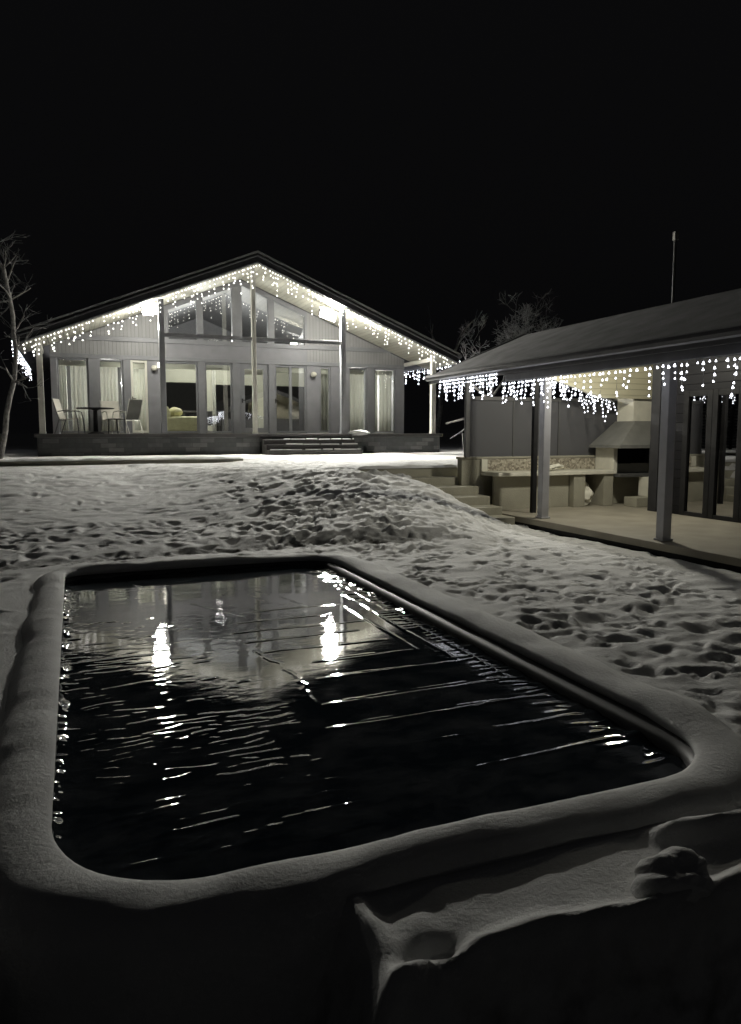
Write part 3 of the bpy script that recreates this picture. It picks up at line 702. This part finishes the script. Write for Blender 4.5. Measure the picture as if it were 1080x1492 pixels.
# patio set
def chair(name, label, fabric, loc, rz, framem):
    t_ = thing(name, label, 'chair', loc, rz, 'patio chairs around the round porch table')
    def slab(pts, w, th):
        def fn(b):
            for (y0, z0), (y1, z1) in zip(pts, pts[1:]):
                b.add([(-w, y0, z0), (w, y0, z0), (w, y1, z1), (-w, y1, z1), (-w, y0+th, z0-th), (w, y0+th, z0-th), (w, y1+th, z1-th), (-w, y1+th, z1-th)],
                      [(0,1,2,3),(7,6,5,4),(0,4,5,1),(2,6,7,3),(0,3,7,4),(1,5,6,2)])
        return fn
    part('seat', M[fabric], t_, slab([(-.24, .44), (.0, .42), (.2, .42)], .25, .012))
    part('backrest', M[fabric], t_, slab([(.205, .42), (.28, .62), (.38, .98)], .25, .012))
    for sx in (-.27, .27):
        part('side_frame', M[framem], t_, lambda b, sx=sx: b.tube([(sx, -.30, 0), (sx, -.27, .42), (sx, -.22, .62), (sx, .0, .66), (sx, .26, .62)], .014, 6))
        part('leg', M[framem], t_, lambda b, sx=sx: b.tube([(sx, .36, 0), (sx, .22, .40), (sx, .30, .64), (sx, .40, 1.0)], .014, 6))
    part('stretcher', M[framem], t_, lambda b: b.tube([(-.27, .24, .38), (.27, .24, .38)], .012, 6))
    return t_
chair('patio_chair', 'reclined patio chair with pale sling at the left of the round table', 'chairlight', (-.05, 22.85, DECK), R(72), 'darkgrey')
chair('patio_chair', 'pale-backed patio chair behind the table, beside the dark chair', 'chairlight', (1.15, 23.6, DECK), R(15), 'metalpale')
chair('patio_chair', 'dark-backed patio chair with pale legs right of the table', 'chairdark', (1.45, 22.75, DECK), R(-138), 'metalpale')
tb = thing('patio_table', 'round dark patio table with a thick centre pedestal on the porch', 'table', (.62, 23.0, DECK))
part('table_top', M['black'], tb, lambda b: b.lathe([(.50, .71), (.53, .725), (.53, .735), (.50, .745)], 0, 0, 28))
part('pedestal', M['black'], tb, lambda b: b.lathe([(.24, 0), (.22, .03), (.07, .07), (.06, .66), (.12, .705)], 0, 0, 16))
sq = thing('side_stool', 'small low stool standing between the table and dark chair', 'stool', (1.08, 22.8, DECK))
part('seat', M['metalpale'], sq, lambda b: b.box(-.13, .13, -.13, .13, .42, .45), .008)
for a in (-.11, .11):
    for c in (-.11, .11): part('leg', M['black'], sq, lambda b, a=a, c=c: b.tube([(a, c, .42), (a*1.15, c*1.15, 0)], .010, 6))

# ------------------------------------------------------------ terrace kerb, landing, stairs
def snowcap(x0, x1, y0, y1, z, h, parent=None, seed=0, name='snow_cap'):
    mb = MB(); n = max(4, int((x1-x0)/.06)); m_ = max(4, int((y1-y0)/.05))
    for i in range(n+1):
        for j in range(m_+1):
            u = i/n; v = j/m_; e = min(1, min(u, 1-u)*n/2.5)*min(1, min(v, 1-v)*m_/1.6)
            x = x0+(x1-x0)*u; y = y0+(y1-y0)*v
            mb.v.append((x+.02*float(vn(np.array(y*9+seed), np.array(x*3.))), y+.03*float(vn(np.array(x*4.+seed), np.array(2.)))*(1 if j in (0, m_) else 0), z+.004+h*math.sqrt(max(e, 0))*(1+.6*float(fbm(np.array(x*3+seed), np.array(y*5.), 3)))))
    for i in range(n):
        for j in range(m_): a = i*(m_+1)+j; mb.f.append((a, a+1, a+m_+2, a+m_+1))
    return mb.build(name, SNOW, parent, smooth=True)
kerb = MB(); kerb.box(-1.9, 3.9, 18.32, 18.58, .6, .95); ko = kerb.build('terrace_kerb', M['conc'], bevel=.015); tag(ko, kind='structure')
snowcap(-1.93, 3.95, 18.27, 18.62, .952, .05, ko, 3)
stair = thing('garden_stairs', 'tan concrete stairs beside the snow bank leading up to a snowy landing', 'stairs', (0, 0, 0))
mb = MB(); mb.box(4.9, 6.93, 12.83, 13.9, .3, .92); ld = mb.build('landing', M['conc'], stair, bevel=.012)
snowcap(4.85, 6.97, 12.8, 13.95, .922, .055, ld, 11)
zz = [.76, .61, .46, .31, .17]; yy = 12.827
for k, z in enumerate(zz):
    mb = MB(); mb.box(5.7+.0*k, 6.93-.005*k, yy-.42, yy-.003, -.3, z); mb.build('step', M['conc'], stair, bevel=.012); yy -= .42
mb = MB()
# ------------------------------------------------------------ pavilion
pav = thing('barbecue_pavilion', 'open grey pavilion with gabled roof, glazed room and tiled back wall', 'pavilion', (0, 0, 0))
FZ = .18; PE = 6.8; PRX, PRZ = 9.0, 3.66; PSL = .415; PBX = 11.25
YF, YN = 13.75, 2.0
zf = lambda x: PRZ - PSL*abs(x-PRX)
def pband(t0, t1, y0, y1, xl=PE, xr=PBX):
    mb = MB(); mb.prism_y([(xl, zf(xl)-t0), (PRX, PRZ-t0), (xr, zf(xr)-t0), (xr, zf(xr)-t1), (PRX, PRZ-t1), (xl, zf(xl)-t1)], y0, y1); return mb
pr = pband(.0, .10, YN, YF).build('roof', M['roofdust'], pav)
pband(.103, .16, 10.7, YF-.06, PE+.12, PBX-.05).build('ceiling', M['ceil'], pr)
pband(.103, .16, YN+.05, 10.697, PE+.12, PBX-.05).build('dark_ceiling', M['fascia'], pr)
mb = MB(); mb.box(PE-.02, PE+.015, YN, YF, zf(PE)-.17, zf(PE)-.03); mb.build('fascia', M['gutter'], pr, bevel=.004)
mb = MB(); mb.tube([(PE-.08, YN, zf(PE)-.06), (PE-.08, YF+.02, zf(PE)-.06)], .06, 8); mb.build('gutter', M['gutter'], pr)
for k, y1 in enumerate((YF,)):
    mb = MB(); mb.prism_y([(PE-.03, zf(PE)-.19), (PE-.03, zf(PE)-.01), (PRX, PRZ+.03), (PBX+.03, zf(PBX)-.01), (PBX+.03, zf(PBX)-.19), (PRX, PRZ-.16)], YF+.003, YF+.05); mb.build('barge_board', M['darkgrey'], pr)
mb = MB(); mb.box(PE+.02, PE+.17, YN, 11.0, 2.46, zf(PE+.02)-.105); mb.build('beam', M['gutter'], pav, bevel=.006)
mb = MB(); mb.box(PE+.02, 7.05, 11.01, YF-.06, 2.60, 2.655); mb.build('eave_board', M['darkgrey'], pav)
mb = MB(); mb.box(6.98, 13, YN, 12.5, FZ-.10, FZ); mb.build('floor', M['floor'], pav, bevel=.01)
mb = MB(); mb.box(7.02, 12.9, YN+.1, 12.45, -.5, FZ-.103); mb.build('plinth', M['black'], pav)
for (x, y, m_, w_) in ((7.2, 7.62, 'post2', .068), (7.2, 10.35, 'post2', .068), (7.2, 4.9, 'post2', .068)):
    mb = MB(); mb.box(x-w_, x+w_, y-w_, y+w_, FZ+.002, zf(x)-.17); mb.box(x-w_-.02, x+w_+.02, y-w_-.02, y+w_+.02, FZ+.001, FZ+.03)
    mb.build('post', M[m_], pav, bevel=.008)
mb = MB(); mb.box(7.50, 7.58, 11.1, 11.18, FZ+.002, 2.9); mb.build('post', M['black'], pav)
mb = MB(); mb.box(6.76, 6.84, 12.2, 12.28, 1.142, 2.66); mb.build('post', M['darkgrey'], pav)
mb = MB(); mb.box(6.72, 11.0, 12.28, 12.45, -.3, 1.10); mb.box(6.70, 11.02, 12.26, 12.47, 1.102, 1.14); mb.build('end_wall', M['conc'], pav, bevel=.006)
mb = MB(); mb.box(6.845, 10.96, 12.36, 12.375, 1.142, 2.20); sc_ = mb.build('wind_screen', M['screen'], pav)
mb = MB(); mb.box(6.845, 10.96, 12.33, 12.40, 2.202, 2.27); mb.box(8.9, 8.94, 12.34, 12.355, 1.145, 2.20); mb.box(7.86, 7.885, 12.345, 12.357, 1.145, 2.20); mb.build('screen_rail', M['darkgrey'], sc_)
mb = MB(); mb.box(10.98, 11.12, 10.7, YF-.1, FZ, 2.32); mb.build('back_wall', M['ceil'], pav)
mb = MB(); mb.box(10.965, 10.978, 10.71, 12.27, FZ+.3, 2.30); mb.build('back_lining', M['darkgrey'], pav)
mb = MB(); mb.prism_y([(8.15, 2.60), (9.35, 2.25), (10.95, 2.25), (10.95, 2.64), (PRX, 3.46), (8.15, 3.10)], 11.66, 11.70); mb.build('bulkhead', M['plank'], pav)
# glazed room
RXW = 9.72
room = MB(); room.box(RXW, RXW+.12, 9.93, 10.62, FZ+.003, zf(RXW)-.165); room.box(RXW, RXW+.12, YN, 9.927, 2.30, zf(RXW)-.165); room.box(RXW+.125, 10.96, 10.5, 10.62, FZ+.003, zf(10.9)-.165)
room.box(12.6, 12.7, YN, 10.6, FZ, 2.6); room.box(10.97, 12.6, 10.5, 10.62, FZ+.003, 2.2)
room.build('room_wall', M['blackroom'], pav)
mb = MB(); mb.box(RXW-.05, RXW+.125, 10.45, 10.66, FZ+.004, zf(RXW)-.17); mb.build('corner_post', M['fascia'], pav, bevel=.006)
y1 = 9.925; k = 0
while y1 > YN+.2:
    y0 = y1-.62; f = MB()
    f.box(RXW-.02, RXW+.08, y1-.11, y1-.002, FZ+.003, 2.297); f.box(RXW-.02, RXW+.08, y0, y0+.11, FZ+.003, 2.297)
    f.box(RXW-.018, RXW+.078, y0+.112, y1-.112, FZ+.003, FZ+.07); f.box(RXW-.018, RXW+.078, y0+.112, y1-.112, 2.20, 2.297)
    d_ = f.build('glazed_door', M['black'], pav, bevel=.004)
    p = MB(); p.box(RXW+.02, RXW+.03, y0+.113, y1-.113, FZ+.072, 2.198); p.build('pane', M['glassdark'], d_)
    y1 = y0-.004; k += 1
# ceiling lamp
cl = thing('ceiling_lamp', 'round ceiling lamp hanging inside the pavilion behind the front beam', 'lamp', (8.2, 9.9, zf(8.2)-.17))
part('base', M['tile'], cl, lambda b: b.lathe([(.10, -.05), (.10, 0)], 0, 0, 16)); part('shade', M['lampon'], cl, lambda b: b.lathe([(.03, -.115), (.08, -.10), (.095, -.052)], 0, 0, 16))

# worktop run along the end wall
wt = thing('outdoor_worktop', 'pale stone worktop with pebble mosaic splashback along the pavilion end wall', 'worktop', (0, 0, 0))
part('worktop', M['tile'], wt, lambda b: b.box(7.12, 9.72, 11.62, 12.275, .80, .87), .01)
part('splashback', M['mosaic'], wt, lambda b: b.box(7.25, 9.72, 12.235, 12.275, .873, 1.095))
part('end_tile', M['tile'], wt, lambda b: b.box(7.12, 7.245, 12.23, 12.275, .873, 1.098), .004)
part('back_panel', M['conc'], wt, lambda b: b.box(7.15, 8.78, 11.80, 11.88, FZ+.002, .798))
for a, b_ in ((8.80, 9.06), (9.50, 9.72)): part('pier', M['conc'], wt, lambda b, a=a, b_=b_: b.box(a, b_, 11.66, 12.27, FZ+.002, .798), .008)
# barbecue
bb = thing('barbecue_grill', 'stone barbecue with dark metal hood and pale chimney in the pavilion corner', 'barbecue', (0, 0, 0))
part('chimney', M['tile'], bb, lambda b: b.prism_y([(10.22, 1.55), (10.9, 1.55), (10.9, 3.2), (10.22, 3.2)], 11.75, 12.22), .01)
def hood(b):
    b.add([(9.60, 11.35, 1.36), (10.9, 11.35, 1.36), (10.9, 12.24, 1.36), (9.60, 12.24, 1.36), (10.20, 11.65, 1.82), (10.9, 11.65, 1.82), (10.9, 12.24, 1.82), (10.20, 12.24, 1.82)],
          [(0,3,2,1),(4,5,6,7),(0,1,5,4),(1,2,6,5),(2,3,7,6),(3,0,4,7)])
    b.box(9.58, 10.92, 11.33, 12.25, 1.30, 1.358)
part('hood', M['hood'], bb, hood)
fbx = part('firebox', M['black'], bb, lambda b: (b.box(9.84, 10.9, 12.15, 12.245, .86, 1.298)))
part('side_wall', M['tile'], bb, lambda b: b.box(9.74, 9.835, 11.7, 12.245, .802, 1.298), .006)
part('hearth', M['darkgrey'], bb, lambda b: b.box(9.74, 10.9, 11.5, 12.145, .74, .80), .006)
part('fire_brick', M['tile'], bb, lambda b: b.box(10.05, 10.9, 11.98, 12.14, .803, .98), .006)
part('grate', M['black'], bb, lambda b: [b.tube([(9.84, 11.75+.05*k, 1.0), (10.2, 11.75+.05*k, 1.0)], .008, 5) for k in range(6)])
part('base', M['conc'], bb, lambda b: (b.box(9.74, 10.9, 12.0, 12.24, FZ+.002, .738), b.box(9.9, 10.6, 11.2, 11.55, FZ+.002, .36)), .008)
part('pillar', M['tile'], bb, lambda b: b.box(10.28, 10.5, 11.3, 11.6, .363, .738), .008)

# cloth on the worktop and bag under it
def cloth(name, label, cat, pts, w, th, m='cloth', n=26, seed=1):
    bm = bmesh.new(); bmesh.ops.create_icosphere(bm, subdivisions=4, radius=1)
    P_ = [Vector(p) for p in pts]
    for v in bm.verts:
        c = v.co; u = (c.x*.5+.5)*(len(P_)-1); i = min(int(u), len(P_)-2); a = P_[i].lerp(P_[i+1], u-i)
        k = 1+.9*float(fbm(np.array(c.x*3+seed), np.array(c.y*3+c.z*2.+seed), 3))
        taper = math.sqrt(max(.12, 1-c.x**2*.8))
        v.co = a+Vector((c.z*.25*w, c.y*w, c.z*th))*k if abs(pts[0][2]-pts[-1][2]) < .3 else a+Vector((c.z*th, c.y*w, 0))*k*(1 if c.x < .3 else .75)
    for f in bm.faces: f.smooth = True
    me_ = bpy.data.meshes.new(name); bm.to_mesh(me_); bm.free(); me_.materials.append(M[m]); o = bpy.data.objects.new(name, me_); C.objects.link(o)
    return tag(o, label, cat)
cloth('crumpled_cloth', 'crumpled white cloth lying on the pale worktop behind the grey post', 'cloth', [(8.25, 11.85, .90), (8.40, 11.85, .93), (8.55, 11.85, .955), (8.68, 11.85, .93)], .10, .045)
cloth('white_bag', 'slumped white bag leaning in the gap under the worktop', 'bag', [(9.2, 11.85, FZ+.0), (9.23, 11.85, .32), (9.27, 11.87, .48), (9.20, 11.9, .66)], .10, .10, seed=4)

# ------------------------------------------------------------ icicle light strings
bulb_me = {}
def bulb_mesh(key):
    if key not in bulb_me:
        mb = MB(); mb.lathe([(.024, -.026), (.020, -.012), (.006, .022)], 0, 0, 7)
        o = mb.build('bulb', M[key]); bulb_me[key] = (o.data, list(mb.v), list(mb.f)); bpy.data.objects.remove(o)
    return bulb_me[key]
def icicles(a, b, label, key, pitch, lens, seed, sc_=1.0, gap=.105, group='icicle light strings', skip=0):
    rd = random.Random(seed); a = Vector(a); b = Vector(b); L = (b-a).length
    root = thing('icicle_lights', label, 'string lights', tuple(a), 0, group)
    cab = MB(); n = int(L/pitch)
    pts = [(b-a)*(i/n)+Vector((0, 0, -.012*abs(math.sin(i*1.3)))) for i in range(n+1)]
    cab.tube(pts, .006, 4); sp = []
    for i in range(n+1):
        l = lens[i % len(lens)]
        if rd.random() < skip: continue
        l = max(1, l+rd.choice((-1, 0, 0, 1))); p0 = pts[i]; sway = rd.uniform(-.05, .05); sw2 = rd.uniform(-.03, .03); last = p0
        for k in range(l):
            p = p0+Vector((0, 0, -(k+.55)*gap*rd.uniform(.9, 1.1)))+(b-a).normalized()*(sway*(k+1)*.5+rd.uniform(-.014, .014))+Vector((0, sw2*(k+1)*.4, 0))
            cab.tube([last, p+Vector((0, 0, .02))], .0035, 3, cap=False); last = p
            if rd.random() < .93: sp.append(p)
    cab.build('cable', M['cable'], root)
    me_, v_, f_ = bulb_mesh(key); rd.shuffle(sp); rest = MB()
    for i, p in enumerate(sp):
        s_ = sc_*rd.uniform(.75, 1.2)
        if i < 100 or len(sp) <= 100:
            o = bpy.data.objects.new('bulb', me_); o.parent = root; o.location = p; o.scale = (s_,)*3; o.rotation_euler = (rd.uniform(-.4, .4), rd.uniform(-.4, .4), 0); C.objects.link(o)
        else: rest.add([(x*s_+p.x, y*s_+p.y, z*s_+p.z) for x, y, z in v_], f_)
    if rest.v: tag(rest.build('bulbs', M[key], root), kind='stuff')
    return root
pat = [2, 4, 1, 4, 3, 3, 5, 2, 1, 4, 5, 2]
e = .40
icicles((XL+.1, 21.78, rz_at(XL+.1)-.33), (RX-.05, 21.78, RZ-.36), 'warm icicle lights along the left slope of the house gable', 'bulbw', .095, pat, 1, .70, gap=.122, skip=.08)
icicles((RX+.05, 21.78, RZ-.36), (XR-.1, 21.78, rz_at(XR-.1)-.33), 'warm icicle lights along the right slope of the house gable', 'bulbw', .095, pat, 2, .70, gap=.122, skip=.08)
icicles((XL-.06, 21.85, rz_at(XL)-.2), (XL-.06, 31.5, rz_at(XL)-.2), 'cool white icicle lights on the left side eave of the house', 'bulbc', .26, [3, 5, 4, 6, 3, 5], 3, .62, gap=.09)
icicles((XR+.06, 21.9, rz_at(XR)-.2), (XR+.06, 31.5, rz_at(XR)-.2), 'cool white icicle lights on the right side eave of the house', 'bulbc', .2, [3, 4, 2, 5, 3, 4], 4, 1.1, gap=.1)
icicles((PE-.03, 11.15, zf(PE)-.11), (PE-.03, 13.3, zf(PE)-.11), 'dense cool icicle lights on the far end of the pavilion eave above the stairs', 'bulbc', .048, [3, 5, 4, 6, 3, 5, 7], 5, .56, gap=.065)
icicles((PE-.01, 11.0, 2.46), (PE-.01, 9.2, 2.46), 'dense cool icicle lights on the pavilion front beam around the farther grey post', 'bulbc', .055, [3, 5, 2, 4, 7, 3], 9, .56, gap=.065)
icicles((PE-.01, 9.15, 2.46), (PE-.01, 5.4, 2.46), 'cool icicle lights along the nearer pavilion front beam, above the nearer grey post', 'bulbc', .105, [2, 4, 1, 3, 5, 2, 1, 4], 6, .62, gap=.082, skip=.08)
icicles((7.9, 11.62, 2.66), (9.6, 11.62, 2.20), 'dense icicle lights slanting down to the right inside the pavilion', 'bulbc', .055, [3, 5, 2, 6, 4, 3, 5], 7, .54, gap=.058)

# ------------------------------------------------------------ antenna mast
an = thing('antenna_mast', 'thin mast with a small head rising behind the pavilion roof', 'antenna', (11.9, 12.6, 0))
az_top = 5.8
part('mast', M['darkgrey'], an, lambda b: b.tube([(0, 0, 0), (0, 0, az_top-.2)], .03, 8))
part('head', M['metalpale'], an, lambda b: (b.box(-.05, .05, -.04, .04, az_top-.198, az_top-.02)), .01)

# ------------------------------------------------------------ trees
def branchy(loc, h, label, seed, spread, r0, lean=(0, 0), levels=5, trunk_frac=.4, twigs=3, name='bare_tree', leafm='frost', low=2, maxr=99, column=False):
    rd = random.Random(seed); t_ = thing(name, label, 'tree', loc, 0)
    tr = MB(); cr = MB()
    def grow(p, d, L, r, lev):
        if p.xy.length > maxr: return
        n = 12 if (column and lev == 0) else 5; path = [p]; rad = [r]; q = p.copy(); dd = d.copy()
        for k in range(n):
            dd = (dd+Vector((rd.gauss(0, .13), rd.gauss(0, .13), rd.gauss(.03, .1)))).normalized(); q = q+dd*(L/n); path.append(q.copy()); rad.append(max(.004, r*(1-.45*(k+1)/n)))
        (tr if lev <= 1 else cr).tube(path, rad, 7 if lev < 2 else (4 if lev < 4 else 3), cap=False)
        if lev >= levels: return
        nb = 16 if (column and lev == 0) else twigs+(rd.random() < .5)
        for k in range(nb):
            i = rd.randint(low if lev == 0 else 2, n) if k else n
            ax = Vector((rd.gauss(0, 1), rd.gauss(0, 1), rd.gauss(0, .5))).normalized()
            nd = (dd*(.75)+ax*spread).normalized(); grow(path[i], nd, L*(rd.uniform(.08, .15) if (column and lev == 0) else rd.uniform(.55, .8)), rad[i]*(.45 if column and lev == 0 else .7), lev+1)
    grow(Vector((0, 0, 0)), Vector((lean[0], lean[1], 1)).normalized(), h*trunk_frac, r0, 0)
    tr.build('trunk', M['bark'], t_, smooth=True); cr.build('crown', M[leafm], t_, smooth=True)
    return t_
branchy((-1.70, 20.3, .9), 5.2, 'bare snow-dusted tree at the left edge beside the porch', 23, 1.1, .07, (-.02, 0), 3, .92, low=5, column=True)
branchy((13.3, 20.9, .6), 5.3, 'frosted bare tree behind the gap between house and pavilion roofs', 12, .75, .12, (0, 0), 7, .42, 3, leafm='frostdim', low=4, maxr=1.7)
branchy((14.6, 29, .9), 7.9, 'dim bare tree just behind the right eave of the house', 31, .8, .12, (0, 0), 6, .5, leafm='frostdim', low=4, maxr=2.0)
# dark slatted fence at the left edge
fe = thing('slatted_fence', 'dark slatted fence at the left edge behind the bare tree', 'fence', (0, 0, 0))
for k in range(4): part('post', M['black'], fe, lambda b, k=k: b.box(-2.2-k*1.2, -2.1-k*1.2, 22.0, 22.1, .8, 2.6))
part('slat_panel', M['darkgrey'], fe, lambda b: [b.box(-5.9, -2.05, 22.11, 22.13, 1.0+.12*k, 1.07+.12*k) for k in range(13)])
